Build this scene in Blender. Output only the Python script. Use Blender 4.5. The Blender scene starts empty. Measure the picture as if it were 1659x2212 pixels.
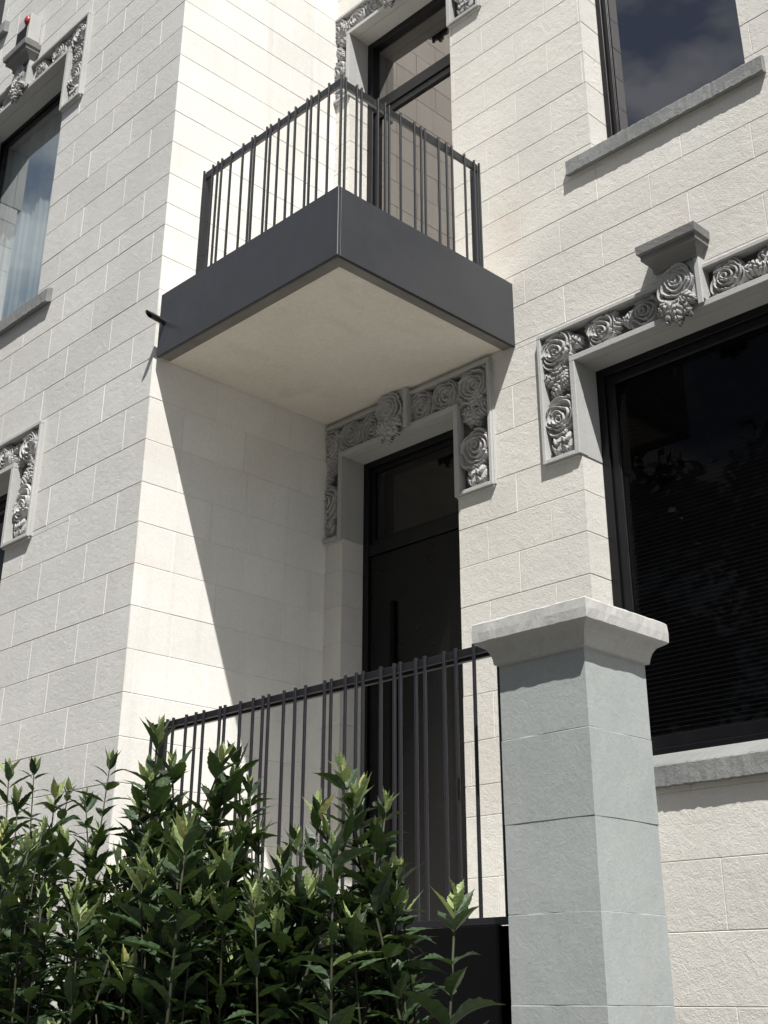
import bpy, math, random
import numpy as np
random.seed(7)
S = 1.6                      # one drafting unit = 1.6 m
scene = bpy.context.scene
col = scene.collection

# ---------------------------------------------------------------- camera
F, YAW, PITCH, ROLL = 2704.3348, -0.79572256, 0.43400825, 0.003275
CAM = np.array([4.01975447, -3.58132577, -2.46481911])
PX, PY_ = 825.951677, 915.19911
cy, sy = math.cos(YAW), math.sin(YAW); cp, sp = math.cos(PITCH), math.sin(PITCH); cr, sr = math.cos(ROLL), math.sin(ROLL)
fwd = np.array([sy*cp, cy*cp, sp]); rgt = np.array([cy, -sy, 0.0]); upv = np.cross(rgt, fwd)
r2 = cr*rgt + sr*upv; u2 = -sr*rgt + cr*upv
cam_data = bpy.data.cameras.new('camera'); cam = bpy.data.objects.new('camera', cam_data); col.objects.link(cam)
import mathutils
M = mathutils.Matrix(((r2[0], u2[0], -fwd[0], CAM[0]*S), (r2[1], u2[1], -fwd[1], CAM[1]*S), (r2[2], u2[2], -fwd[2], CAM[2]*S), (0, 0, 0, 1)))
cam.matrix_world = M
cam_data.sensor_fit = 'HORIZONTAL'; cam_data.sensor_width = 36
cam_data.lens = 36*F/1659.0
cam_data.shift_x = (829.5-PX)/1659.0
cam_data.shift_y = -(1106-PY_)/1659.0
cam_data.clip_start = 0.05; cam_data.clip_end = 2000
scene.camera = cam
scene.render.resolution_x = 768; scene.render.resolution_y = 1024
# ---------------------------------------------------------------- light
SUND = mathutils.Vector((0.513, -0.375, 1.0)).normalized()
EL = math.asin(SUND.z); AZ = math.atan2(SUND.x, SUND.y)
world = bpy.data.worlds.new('World'); scene.world = world; world.use_nodes = True
wn = world.node_tree.nodes; wl = world.node_tree.links; wn.clear()
wo = wn.new('ShaderNodeOutputWorld'); bg = wn.new('ShaderNodeBackground'); sky = wn.new('ShaderNodeTexSky')
sky.sky_type = 'NISHITA'; sky.sun_disc = False; sky.sun_elevation = EL; sky.sun_rotation = AZ
sky.air_density = 1.0; sky.dust_density = 1.0; sky.ozone_density = 1.0
bg.inputs['Strength'].default_value = 0.05
tc = wn.new('ShaderNodeTexCoord'); mp = wn.new('ShaderNodeMapping'); mp.inputs['Scale'].default_value = (1, 1, 1.9)
nz = wn.new('ShaderNodeTexNoise'); nz.inputs['Scale'].default_value = 6.5; nz.inputs['Detail'].default_value = 6; nz.inputs['Roughness'].default_value = 0.55
cr_ = wn.new('ShaderNodeValToRGB'); cr_.color_ramp.elements[0].position = 0.45; cr_.color_ramp.elements[0].color = (0.16, 0.16, 0.16, 1); cr_.color_ramp.elements[1].position = 0.60; mp.inputs['Location'].default_value = (5.1, 2.2, 1.4)
mx = wn.new('ShaderNodeMix'); mx.data_type = 'RGBA'
mx.inputs[7].default_value = (7.6, 7.9, 8.2, 1)
wl.new(tc.outputs['Generated'], mp.inputs['Vector']); wl.new(mp.outputs[0], nz.inputs['Vector'])
wl.new(nz.outputs[0], cr_.inputs[0]); wl.new(cr_.outputs[0], mx.inputs[0]); wl.new(sky.outputs[0], mx.inputs[6])
wl.new(mx.outputs[2], bg.inputs['Color']); wl.new(bg.outputs[0], wo.inputs[0])
sun_d = bpy.data.lights.new('sun', 'SUN'); sun_d.energy = 5.0; sun_d.angle = math.radians(0.5); sun_d.color = (1.0, 0.975, 0.93)
sun = bpy.data.objects.new('sun', sun_d); col.objects.link(sun)
sun.rotation_euler = SUND.to_track_quat('Z', 'Y').to_euler()
scene.view_settings.view_transform = 'Standard'; scene.view_settings.look = 'None'
scene.view_settings.exposure = 0.55; scene.view_settings.gamma = 1.0
scene.render.engine = 'CYCLES'
scene.cycles.max_bounces = 8

# ---------------------------------------------------------------- materials
def nodes(name):
    m = bpy.data.materials.new(name); m.use_nodes = True
    nt = m.node_tree; b = nt.nodes['Principled BSDF']; return m, nt, b
def rgba(c): return (c[0], c[1], c[2], 1)
def noise(nt, scale, detail=4, rough=0.55, dist=0.0, vec=None):
    n = nt.nodes.new('ShaderNodeTexNoise'); n.inputs['Scale'].default_value = scale; n.inputs['Detail'].default_value = detail
    n.inputs['Roughness'].default_value = rough; n.inputs['Distortion'].default_value = dist
    if vec is None:
        t = nt.nodes.new('ShaderNodeTexCoord'); vec = t.outputs['Object']
    nt.links.new(vec, n.inputs['Vector']); return n
def ramp(nt, src, stops):
    r = nt.nodes.new('ShaderNodeValToRGB'); e = r.color_ramp.elements
    e[0].position = stops[0][0]; e[0].color = rgba(stops[0][1]); e[1].position = stops[-1][0]; e[1].color = rgba(stops[-1][1])
    for p, c in stops[1:-1]:
        x = e.new(p); x.color = rgba(c)
    nt.links.new(src, r.inputs[0]); return r
def mixc(nt, fac, a, b, mode='MIX'):
    m = nt.nodes.new('ShaderNodeMix'); m.data_type = 'RGBA'; m.blend_type = mode
    for i, v in ((0, fac), (6, a), (7, b)):
        if hasattr(v, 'is_output') or hasattr(v, 'links'): nt.links.new(v, m.inputs[i])
        else: m.inputs[i].default_value = v if i == 0 else rgba(v)
    return m.outputs[2]
def bump(nt, b, h, strength, dist, prev=None):
    n = nt.nodes.new('ShaderNodeBump'); n.inputs['Strength'].default_value = strength; n.inputs['Distance'].default_value = dist
    nt.links.new(h, n.inputs['Height'])
    if prev: nt.links.new(prev.outputs[0], n.inputs['Normal'])
    nt.links.new(n.outputs[0], b.inputs['Normal']); return n
def g3(v): return (v, v, v)

GZ0 = -3.46
def stucco(name, c1, c2, grain=70, bs=0.9, bd=0.006, warm=(0.62, 0.50, 0.40), stain=0.25, streak=0.0, patch=None):
    m, nt, b = nodes(name)
    big = noise(nt, 1.1, 5, 0.6, 0.4)
    base = ramp(nt, big.outputs[0], [(0.32, c1), (0.68, c2)]).outputs[0]
    geo = nt.nodes.new('ShaderNodeNewGeometry')
    isl = ramp(nt, geo.outputs['Random Per Island'], [(0, g3(0.95)), (0.5, g3(0.99)), (1, g3(1.025))]).outputs[0]
    base = mixc(nt, 1.0, base, isl, 'MULTIPLY')
    st = noise(nt, 0.9, 3, 0.5, 1.2)
    sm = ramp(nt, st.outputs[0], [(0.56, g3(0)), (0.74, g3(stain))]).outputs[0]
    base = mixc(nt, sm, base, warm)
    if streak > 0:                                   # rain streaks running down
        t = nt.nodes.new('ShaderNodeTexCoord'); mp = nt.nodes.new('ShaderNodeMapping'); mp.inputs['Scale'].default_value = (9, 9, 0.5)
        nt.links.new(t.outputs['Object'], mp.inputs[0])
        sn = noise(nt, 1.0, 5, 0.6, 0, mp.outputs[0])
        sr_ = ramp(nt, sn.outputs[0], [(0.55, g3(0)), (0.8, g3(streak))]).outputs[0]
        base = mixc(nt, sr_, base, (0.42, 0.38, 0.32))
    if patch:
        t = nt.nodes.new('ShaderNodeTexCoord'); vs = nt.nodes.new('ShaderNodeVectorMath'); vs.operation = 'SUBTRACT'; vs.inputs[1].default_value = patch
        nt.links.new(t.outputs['Object'], vs.inputs[0]); sc = nt.nodes.new('ShaderNodeVectorMath'); sc.operation = 'MULTIPLY'; sc.inputs[1].default_value = (1.25, 0, 0.8); nt.links.new(vs.outputs[0], sc.inputs[0])
        ln = nt.nodes.new('ShaderNodeVectorMath'); ln.operation = 'LENGTH'; nt.links.new(sc.outputs[0], ln.inputs[0])
        ns = noise(nt, 5, 4, 0.6); ad = nt.nodes.new('ShaderNodeMath'); ad.operation = 'MULTIPLY_ADD'; ad.inputs[1].default_value = 0.22; nt.links.new(ns.outputs[0], ad.inputs[0]); nt.links.new(ln.outputs['Value'], ad.inputs[2])
        pr_ = ramp(nt, ad.outputs[0], [(0.18, g3(0.26)), (0.38, g3(0))]).outputs[0]
        base = mixc(nt, pr_, base, (0.58, 0.47, 0.40))
    fine = noise(nt, grain, 5, 0.65, 1.6)
    fr = ramp(nt, fine.outputs[0], [(0.3, g3(0.90)), (0.7, g3(1.04))]).outputs[0]
    base = mixc(nt, 1.0, base, fr, 'MULTIPLY')
    nt.links.new(base, b.inputs['Base Color'])
    b.inputs['Roughness'].default_value = 0.88; b.inputs['Specular IOR Level'].default_value = 0.25
    b1 = bump(nt, b, fine.outputs[0], bs, bd)
    mid = noise(nt, grain*0.22, 3, 0.5, 0.8)
    bump(nt, b, mid.outputs[0], bs*0.5, bd*1.6, b1)
    return m
M_L = stucco('textured_cream_stone', (0.575, 0.568, 0.545), (0.65, 0.642, 0.618), 62, 0.62, 0.0065, stain=0.14, streak=0.10)
M_R = stucco('textured_beige_stone', (0.64, 0.622, 0.58), (0.72, 0.70, 0.652), 58, 0.62, 0.0072, stain=0.20, streak=0.12, patch=(1.13*S, 0, (0.575-GZ0)*S))
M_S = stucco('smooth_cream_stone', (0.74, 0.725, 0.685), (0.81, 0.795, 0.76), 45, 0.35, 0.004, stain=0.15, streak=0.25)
M_SOFFIT = stucco('soffit_plaster', (0.73, 0.69, 0.60), (0.80, 0.76, 0.68), 26, 0.3, 0.004, (0.44, 0.37, 0.29), 0.42)
M_GREY = stucco('grey_stone_paint', (0.17, 0.17, 0.165), (0.27, 0.265, 0.26), 40, 0.8, 0.006, (0.22, 0.20, 0.19), 0.4)
M_CARVE = stucco('carved_stone', (0.38, 0.375, 0.37), (0.50, 0.495, 0.485), 90, 0.6, 0.002, (0.16, 0.15, 0.14), 0.5)
M_CARVE.node_tree.nodes['Principled BSDF'].inputs['Specular IOR Level'].default_value = 0.05
M_TRIM = stucco('moulding_stone', (0.40, 0.40, 0.39), (0.49, 0.49, 0.475), 50, 0.5, 0.004, (0.30, 0.28, 0.26), 0.3)
M_SILL = stucco('cracked_sill_stone', (0.18, 0.185, 0.185), (0.26, 0.265, 0.26), 24, 0.6, 0.008, (0.15, 0.14, 0.13), 0.4)
M_PIL = stucco('grey_green_render', (0.30, 0.325, 0.325), (0.385, 0.405, 0.40), 30, 0.35, 0.005, (0.30, 0.29, 0.27), 0.25, 0.22)
M_CAP = stucco('weathered_cap_stone', (0.40, 0.40, 0.385), (0.49, 0.485, 0.47), 18, 0.35, 0.006, (0.20, 0.19, 0.17), 0.55, 0.35)
M_STRIP = stucco('drip_edge_concrete', (0.16, 0.15, 0.135), (0.25, 0.24, 0.22), 30, 0.8, 0.008, (0.14, 0.13, 0.12), 0.6)
M_PAVE = stucco('pavement_slabs', (0.16, 0.152, 0.14), (0.22, 0.21, 0.195), 20, 0.5, 0.006)
M_LAND = stucco('landing_stone', (0.40, 0.385, 0.36), (0.48, 0.46, 0.43), 20, 0.4, 0.004)

def metal(name, c, rough=0.42, spec=0.5, var=0.08, metallic=0.0, coat=0.0):
    m, nt, b = nodes(name)
    n = noise(nt, 3.0, 4, 0.6)
    base = ramp(nt, n.outputs[0], [(0.3, tuple(x*(1-var) for x in c)), (0.7, tuple(x*(1+var) for x in c))]).outputs[0]
    nt.links.new(base, b.inputs['Base Color'])
    r = ramp(nt, noise(nt, 9.0, 4, 0.7).outputs[0], [(0.3, g3(rough*0.85)), (0.7, g3(rough*1.2))]).outputs[0]
    nt.links.new(r, b.inputs['Roughness'])
    b.inputs['Specular IOR Level'].default_value = spec; b.inputs['Metallic'].default_value = metallic
    f = noise(nt, 400, 2, 0.5); bump(nt, b, f.outputs[0], 0.08, 0.001)
    return m
M_FASCIA = metal('anthracite_cladding', (0.038, 0.040, 0.046), 0.38, 0.5, 0.08)
M_BAR = metal('anthracite_steel', (0.022, 0.023, 0.026), 0.3, 0.6)
M_BAR2 = metal('dark_railing_steel', (0.014, 0.0135, 0.017), 0.36, 0.5)
M_BLACK = metal('black_aluminium', (0.005, 0.005, 0.0065), 0.35, 0.3)
M_DOOR = metal('black_door_panel', (0.0035, 0.0035, 0.004), 0.3, 0.25)
M_HANDLE = metal('matt_black_pull', (0.0015, 0.0015, 0.0015), 0.6, 0.1)
M_PANEL = metal('black_sheet_panel', (0.0025, 0.0025, 0.003), 0.5, 0.15)
M_SPOUT = metal('dark_spout_metal', (0.02, 0.02, 0.023), 0.3, 0.5)
M_BEAD = metal('bright_edge_bead', (0.30, 0.31, 0.33), 0.35, 0.5)
M_WHITEBOX = metal('aged_white_plastic', (0.42, 0.42, 0.40), 0.5, 0.4)
M_GRILLE = metal('dark_grille', (0.03, 0.03, 0.03), 0.6, 0.3)
M_RED = metal('red_lamp_cover', (0.30, 0.03, 0.018), 0.35, 0.4)
M_INT = metal('dark_room', (0.012, 0.011, 0.011), 0.9, 0.1)
M_BLIND = metal('grey_blind_slat', (0.014, 0.0135, 0.0135), 0.8, 0.1)

def glass(name, refl, tint, transp, tcol=(0.8, 0.85, 0.85), wob=0.004):
    """coated pane: part mirror, part see-through"""
    m = bpy.data.materials.new(name); m.use_nodes = True; nt = m.node_tree; nt.nodes.clear()
    o = nt.nodes.new('ShaderNodeOutputMaterial'); g = nt.nodes.new('ShaderNodeBsdfGlossy'); t = nt.nodes.new('ShaderNodeBsdfTransparent')
    g.inputs['Roughness'].default_value = 0.0; g.inputs['Color'].default_value = rgba(tint); t.inputs['Color'].default_value = rgba(tcol)
    d = nt.nodes.new('ShaderNodeBsdfDiffuse'); d.inputs['Color'].default_value = (0.006, 0.006, 0.007, 1)
    a = nt.nodes.new('ShaderNodeMixShader'); a.inputs[0].default_value = transp
    nt.links.new(d.outputs[0], a.inputs[1]); nt.links.new(t.outputs[0], a.inputs[2])
    lw = nt.nodes.new('ShaderNodeLayerWeight'); lw.inputs['Blend'].default_value = 0.5
    p5 = nt.nodes.new('ShaderNodeMath'); p5.operation = 'POWER'; p5.inputs[1].default_value = 5; nt.links.new(lw.outputs['Facing'], p5.inputs[0])
    fr = nt.nodes.new('ShaderNodeMath'); fr.operation = 'MULTIPLY_ADD'; fr.inputs[1].default_value = 0.9; fr.inputs[2].default_value = 0.045; nt.links.new(p5.outputs[0], fr.inputs[0])
    mu = nt.nodes.new('ShaderNodeMath'); mu.operation = 'ADD'; mu.inputs[1].default_value = refl; mu.use_clamp = True
    nt.links.new(fr.outputs[0], mu.inputs[0])
    b = nt.nodes.new('ShaderNodeMixShader'); nt.links.new(mu.outputs[0], b.inputs[0])
    nt.links.new(a.outputs[0], b.inputs[1]); nt.links.new(g.outputs[0], b.inputs[2])
    nn = noise(nt, 1.3, 2, 0.5); bp_ = nt.nodes.new('ShaderNodeBump'); bp_.inputs['Strength'].default_value = 0.15; bp_.inputs['Distance'].default_value = wob
    nt.links.new(nn.outputs[0], bp_.inputs['Height']); nt.links.new(bp_.outputs[0], g.inputs['Normal'])
    nt.links.new(b.outputs[0], o.inputs[0]); return m
G_UPDOOR = glass('bronze_coated_pane', 0.24, (0.86, 0.81, 0.775), 0.1)
G_DOOR = glass('dark_transom_pane', 0.02, (0.9, 0.85, 0.82), 0.1)
G_SKY = glass('sky_reflecting_pane', 0.16, (0.80, 0.80, 0.86), 0.1)
G_DARK = glass('dark_window_pane', -0.036, (0.9, 0.88, 0.85), 0.75)
G_CURT = glass('curtain_window_pane', 0.30, (0.86, 0.90, 0.93), 0.9)

m, nt, b = nodes('pale_net_curtain')
b.inputs['Roughness'].default_value = 0.9
nt.links.new(ramp(nt, noise(nt, 4, 4).outputs[0], [(0.3, (0.60, 0.64, 0.655)), (0.7, (0.70, 0.74, 0.75))]).outputs[0], b.inputs['Base Color'])
M_CURT = m

def leafmat(name, c1, c2, tr, tfac):
    m, nt, b = nodes(name)
    geo = nt.nodes.new('ShaderNodeNewGeometry')
    base = ramp(nt, geo.outputs['Random Per Island'], [(0, c1), (0.93, c2), (0.97, (c2[0]*1.7, c2[1]*1.25, c2[2]))]).outputs[0]
    at = nt.nodes.new('ShaderNodeAttribute'); at.attribute_name = 'vein'
    base = mixc(nt, at.outputs['Fac'], base, tuple(min(1, x*2.0+0.02) for x in c2))
    n = noise(nt, 40, 4, 0.6); nr = ramp(nt, n.outputs[0], [(0.3, g3(0.8)), (0.7, g3(1.15))]).outputs[0]
    base = mixc(nt, 1.0, base, nr, 'MULTIPLY')
    nt.links.new(base, b.inputs['Base Color']); b.inputs['Roughness'].default_value = 0.42; b.inputs['Specular IOR Level'].default_value = 0.35
    bump(nt, b, at.outputs['Fac'], 0.5, 0.002)
    t = nt.nodes.new('ShaderNodeBsdfTranslucent'); t.inputs['Color'].default_value = rgba(tr)
    mx = nt.nodes.new('ShaderNodeMixShader'); mx.inputs[0].default_value = tfac
    out = nt.nodes['Material Output']
    nt.links.new(b.outputs[0], mx.inputs[1]); nt.links.new(t.outputs[0], mx.inputs[2]); nt.links.new(mx.outputs[0], out.inputs[0])
    return m
M_LEAF = leafmat('shrub_leaf', (0.014, 0.027, 0.014), (0.034, 0.060, 0.024), (0.07, 0.12, 0.02), 0.13)
M_TIP = leafmat('young_leaf', (0.14, 0.19, 0.07), (0.27, 0.33, 0.14), (0.30, 0.38, 0.12), 0.30)
M_STEM = metal('shrub_stem', (0.032, 0.034, 0.018), 0.6, 0.3, 0.3)
M_BARK = metal('tree_bark', (0.07, 0.055, 0.045), 0.9, 0.1, 0.3)

# ---------------------------------------------------------------- mesh builder
ORG = {}
class MB:
    def __init__(s): s.v = []; s.f = []; s.a = []
    def quad(s, *p):
        i = len(s.v); s.v.extend(p); s.f.append(tuple(range(i, i+len(p))))
    def box(s, x0, x1, y0, y1, z0, z1, bev=0.0):
        if bev > 0: return s.bbox(x0, x1, y0, y1, z0, z1, bev)
        i = len(s.v)
        s.v += [(x0, y0, z0), (x1, y0, z0), (x1, y1, z0), (x0, y1, z0), (x0, y0, z1), (x1, y0, z1), (x1, y1, z1), (x0, y1, z1)]
        s.f += [tuple(i+k for k in q) for q in ((0, 3, 2, 1), (4, 5, 6, 7), (0, 1, 5, 4), (1, 2, 6, 5), (2, 3, 7, 6), (3, 0, 4, 7))]
    def bbox(s, x0, x1, y0, y1, z0, z1, b):
        # chamfered box
        i = len(s.v)
        X = (x0, x1); Y = (y0, y1); Z = (z0, z1); idx = {}
        for a in (0, 1):
            for c in (0, 1):
                for d in (0, 1):
                    sx = b if a == 0 else -b; sy_ = b if c == 0 else -b; sz = b if d == 0 else -b
                    idx[a, c, d, 0] = len(s.v); s.v.append((X[a], Y[c]+sy_, Z[d]+sz))
                    idx[a, c, d, 1] = len(s.v); s.v.append((X[a]+sx, Y[c], Z[d]+sz))
                    idx[a, c, d, 2] = len(s.v); s.v.append((X[a]+sx, Y[c]+sy_, Z[d]))
        for a in (0, 1):
            q = [idx[a, 0, 0, 0], idx[a, 1, 0, 0], idx[a, 1, 1, 0], idx[a, 0, 1, 0]]; s.f.append(tuple(q if a else q[::-1]))
            q = [idx[0, a, 0, 1], idx[1, a, 0, 1], idx[1, a, 1, 1], idx[0, a, 1, 1]]; s.f.append(tuple(q[::-1] if a else q))
            q = [idx[0, 0, a, 2], idx[1, 0, a, 2], idx[1, 1, a, 2], idx[0, 1, a, 2]]; s.f.append(tuple(q if a else q[::-1]))
        for a in (0, 1):
            for c in (0, 1):
                q = [idx[a, c, 0, 0], idx[a, c, 1, 0], idx[a, c, 1, 1], idx[a, c, 0, 1]]; s.f.append(tuple(q))
                q = [idx[a, 0, c, 0], idx[a, 1, c, 0], idx[a, 1, c, 2], idx[a, 0, c, 2]]; s.f.append(tuple(q))
                q = [idx[0, a, c, 1], idx[1, a, c, 1], idx[1, a, c, 2], idx[0, a, c, 2]]; s.f.append(tuple(q))
                for d in (0, 1): s.f.append((idx[a, c, d, 0], idx[a, c, d, 1], idx[a, c, d, 2])) if False else None
        for a in (0, 1):
            for c in (0, 1):
                for d in (0, 1): s.f.append((idx[a, c, d, 0], idx[a, c, d, 1], idx[a, c, d, 2]))
    def tube(s, pts, rad, n=8, cap=True):
        pts = [np.array(p, float) for p in pts]; rings = []
        for k, p in enumerate(pts):
            d = pts[min(k+1, len(pts)-1)] - pts[max(k-1, 0)]; d = d/(np.linalg.norm(d)+1e-9)
            a = np.cross(d, (0, 0, 1.0) if abs(d[2]) < 0.9 else (1.0, 0, 0)); a /= np.linalg.norm(a); b_ = np.cross(d, a)
            r = rad[k] if isinstance(rad, (list, tuple)) else rad
            i = len(s.v); rings.append(i)
            for j in range(n):
                t = 2*math.pi*j/n; s.v.append(tuple(p + r*(math.cos(t)*a + math.sin(t)*b_)))
        for k in range(len(rings)-1):
            for j in range(n):
                j2 = (j+1) % n; s.f.append((rings[k]+j, rings[k]+j2, rings[k+1]+j2, rings[k+1]+j))
        if cap:
            s.f.append(tuple(rings[0]+j for j in range(n))[::-1]); s.f.append(tuple(rings[-1]+j for j in range(n)))
    def build(s, name, mat, parent=None, origin=None, smooth=False, fix=True):
        me = bpy.data.meshes.new(name)
        org = ORG.get(parent.name, (0, 0, 0)) if parent is not None else (origin or (0, 0, 0))
        v = (np.array(s.v, float) - np.array(org))*S
        me.from_pydata(v.tolist(), [], s.f); me.materials.append(mat)
        if s.a:
            at = me.attributes.new('vein', 'FLOAT', 'POINT'); at.data.foreach_set('value', s.a)
        if fix:
            import bmesh
            bm = bmesh.new(); bm.from_mesh(me); bmesh.ops.recalc_face_normals(bm, faces=bm.faces); bm.to_mesh(me); bm.free()
        if smooth: me.polygons.foreach_set('use_smooth', [True]*len(me.polygons))
        o = bpy.data.objects.new(name, me); col.objects.link(o)
        if parent is not None:
            o.parent = parent; ORG[o.name] = org
        else:
            o.location = tuple(c*S for c in org); ORG[o.name] = org
        return o
def tag(o, label=None, cat=None, group=None, kind=None):
    if label: o['label'] = label
    if cat: o['category'] = cat
    if group: o['group'] = group
    if kind: o['kind'] = kind
    return o
def empty(name, loc, **k):
    o = bpy.data.objects.new(name, None); col.objects.link(o); o.location = tuple(c*S for c in loc); ORG[o.name] = tuple(loc)
    o.empty_display_size = 0.2; return tag(o, **k)
def dup(o, dx, dy=0, dz=0, parent=None):
    c = o.copy(); col.objects.link(c); c.parent = o.parent if parent is None else parent
    c.location = (o.location[0]+dx*S, o.location[1]+dy*S, o.location[2]+dz*S); return c

GZ = -3.46
# ---------------------------------------------------------------- ground
g = MB(); g.quad((-120, -160, GZ), (160, -160, GZ), (160, 60, GZ), (-120, 60, GZ))
m, nt, b = nodes('asphalt_street')
nt.links.new(ramp(nt, noise(nt, 30, 6, 0.7).outputs[0], [(0.3, g3(0.05)), (0.7, g3(0.085))]).outputs[0], b.inputs['Base Color']); b.inputs['Roughness'].default_value = 0.9
tag(g.build('ground', m), kind='structure')
g = MB(); g.box(-12, 14, -4.6, -1.4, GZ+0.0025, GZ+0.07); tag(g.build('pavement', M_PAVE), kind='structure')

# ---------------------------------------------------------------- masonry
ZL = [4.5, 4.33, 4.16, 3.99, 3.82, 3.64, 3.47, 3.30, 3.13, 2.96, 2.80, 2.64, 2.48, 2.31, 2.14, 1.98, 1.818, 1.645, 1.481, 1.309, 1.135, .956, .795, .68, .515, .345, .175, 0.012, -.175, -.367, -.555, -.726, -.9, -1.07, -1.24, -1.406, -1.57, -1.735, -1.9, -2.07, -2.24, -2.41, -2.58, -2.75, -2.92, -3.09, -3.26, GZ]
ZR = [4.5, 4.33, 4.16, 3.99, 3.82, 3.64, 3.47, 3.30, 3.14, 2.97, 2.80, 2.63, 2.46, 2.29, 2.12, 1.955, 1.787, 1.618, 1.449, 1.281, 1.113, .947, .79, .658, .50, .34, .182, .01, -.17, -.361, -.555, -.72, -.882, -1.046, -1.22, -1.397, -1.57, -1.732, -1.842, -2.054, -2.262, -2.47, -2.68, -2.89, -3.10, -3.28, GZ]
def rows(Z, offs, period, special, a0, a1):
    """list of (z_top, z_bot, [joints])"""
    out = []
    for k in range(len(Z)-1):
        if k in special: base, per = special[k]
        else: base, per = offs[k % len(offs)], period
        js = []; n0 = math.floor((a0-base)/per)-1; x = base+n0*per
        while x < a1:
            if x > a0+0.03 and x < a1-0.03: js.append(x)
            x += per
        out.append((Z[k], Z[k+1], js))
    return out
def blockwall(name, mat, fn, rws, a0, a1, openings, parent, c=0.0022, g=0.0026, edges=(False, False)):
    """fn(a,z,depth) -> point; blocks with V joints, real openings"""
    mb = MB()
    for zt, zb, js in rws:
        xs = [a0]+list(js)+[a1]
        for i in range(len(xs)-1):
            rect = [(xs[i], xs[i+1], zb, zt, i > 0, i < len(xs)-2, True, True)]   # chamfer flags l r b t
            for (o0, o1, p0, p1) in openings:
                nr = []
                for (l, r, b_, t, cl, cr2, cb, ct) in rect:
                    if r <= o0 or l >= o1 or t <= p0 or b_ >= p1: nr.append((l, r, b_, t, cl, cr2, cb, ct)); continue
                    if t > p1: nr.append((l, r, p1, t, cl, cr2, False, ct)); t2 = p1
                    else: t2 = t
                    if b_ < p0: nr.append((l, r, b_, p0, cl, cr2, cb, False)); b2 = p0
                    else: b2 = b_
                    ft = (t2 == t) and ct; fb = (b2 == b_) and cb
                    if l < o0: nr.append((l, o0, b2, t2, cl, False, fb, ft))
                    if r > o1: nr.append((o1, r, b2, t2, False, cr2, fb, ft))
                rect = nr
            for (l, r, b_, t, cl, cr2, cb, ct) in rect:
                if r-l < 0.004 or t-b_ < 0.004: continue
                L2 = l+(c if cl else 0); R2 = r-(c if cr2 else 0); B2 = b_+(c if cb else 0); T2 = t-(c if ct else 0)
                jt = [random.uniform(-0.0009, 0.0009) for _ in range(4)]
                B2a, B2b, T2a, T2b = B2+abs(jt[0])*cb, B2+abs(jt[1])*cb, T2-abs(jt[2])*ct, T2-abs(jt[3])*ct
                dd = random.uniform(-0.0006, 0.0006)
                i0 = len(mb.v)
                mb.v += [fn(L2, B2a, dd), fn(R2, B2b, dd), fn(R2, T2a, dd), fn(L2, T2b, dd), fn(l, b_, g), fn(r, b_, g), fn(r, t, g), fn(l, t, g)]
                for q in ((0, 1, 2, 3), (4, 5, 1, 0), (5, 6, 2, 1), (6, 7, 3, 2), (7, 4, 0, 3)): mb.f.append(tuple(i0+k for k in q))
    return mb.build(name, mat, parent, fix=False)

house = empty('apartment_house', (0, 0, GZ), label='cream stone-faced building with carved rose surrounds, black windows and a corner balcony', cat='building')
RD = 0.125      # reveal depth
# openings (a0,a1,z0,z1)
UDX = (0.112, 0.828, 0.29, 2.325); LDX = (0.112, 0.812, -2.285, -0.178)
OR = [UDX, LDX, (1.445, 2.50, -1.755, -0.178), (1.597, 2.318, 0.745, 2.30), (3.4, 4.4, -1.755, -0.178), (3.4, 4.2, 0.745, 2.30)]
OL = [(-2.11, -1.108, 0.745, 2.335), (-2.11, -1.085, -1.755, -0.178), (-3.05, -2.10, 3.13, 4.4)]
rR = rows(ZR, [1.216, 1.412-0.0], 0.395, {}, 0, 6)
special = {20: (1.035, .37), 18: (1.035, .37), 16: (1.03, .375), 19: (1.215, .37), 17: (1.218, .37), 15: (1.21, .37), 21: (1.214, .38), 22: (1.035, .37), 23: (1.21, .40), 24: (1.411, .445), 25: (1.213, .40), 26: (1.41, .45), 27: (1.30, .42), 28: (1.122, .33), 29: (0.965, .33), 30: (1.12, .33), 31: (0.965, .32), 32: (1.12, .33), 33: (0.965, .323), 34: (1.12, .33), 35: (.965, .32), 39: (1.856, .45), 40: (2.08, .45), 41: (1.858, .45), 38: (2.08, .45), 42: (2.08, .45)}
rR = rows(ZR, [1.216, 1.035], 0.37, special, 0, 6)
spL = {22: (-.37, .37), 23: (-.085, .37), 24: (-.17, .372), 25: (-.362, .37), 26: (-.168, .372), 27: (-.362, .37), 28: (-.17, .37), 29: (-.367, .366), 30: (-.168, .37), 31: (-.371, .36), 32: (-.189, .36), 33: (-.37, .36), 34: (-.2, .36), 35: (-.38, .36), 36: (-.209, .345), 37: (-.382, .36)}
rL = rows(ZL, [-.375, -.19], 0.368, spL, -6, 0)
rS = rows(ZL, [-.49, -.325], 0.33, {29: (-.825, .36), 30: (-.647, .36), 31: (-.823, .36), 32: (-.60, .36), 33: (-.80, .34), 34: (-.62, .34)}, -1, 0)
fL = lambda a, z, d: (a, -1+d, z)
fR = lambda a, z, d: (a, d, z)
fS = lambda a, z, d: (-d, a, z)
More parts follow.
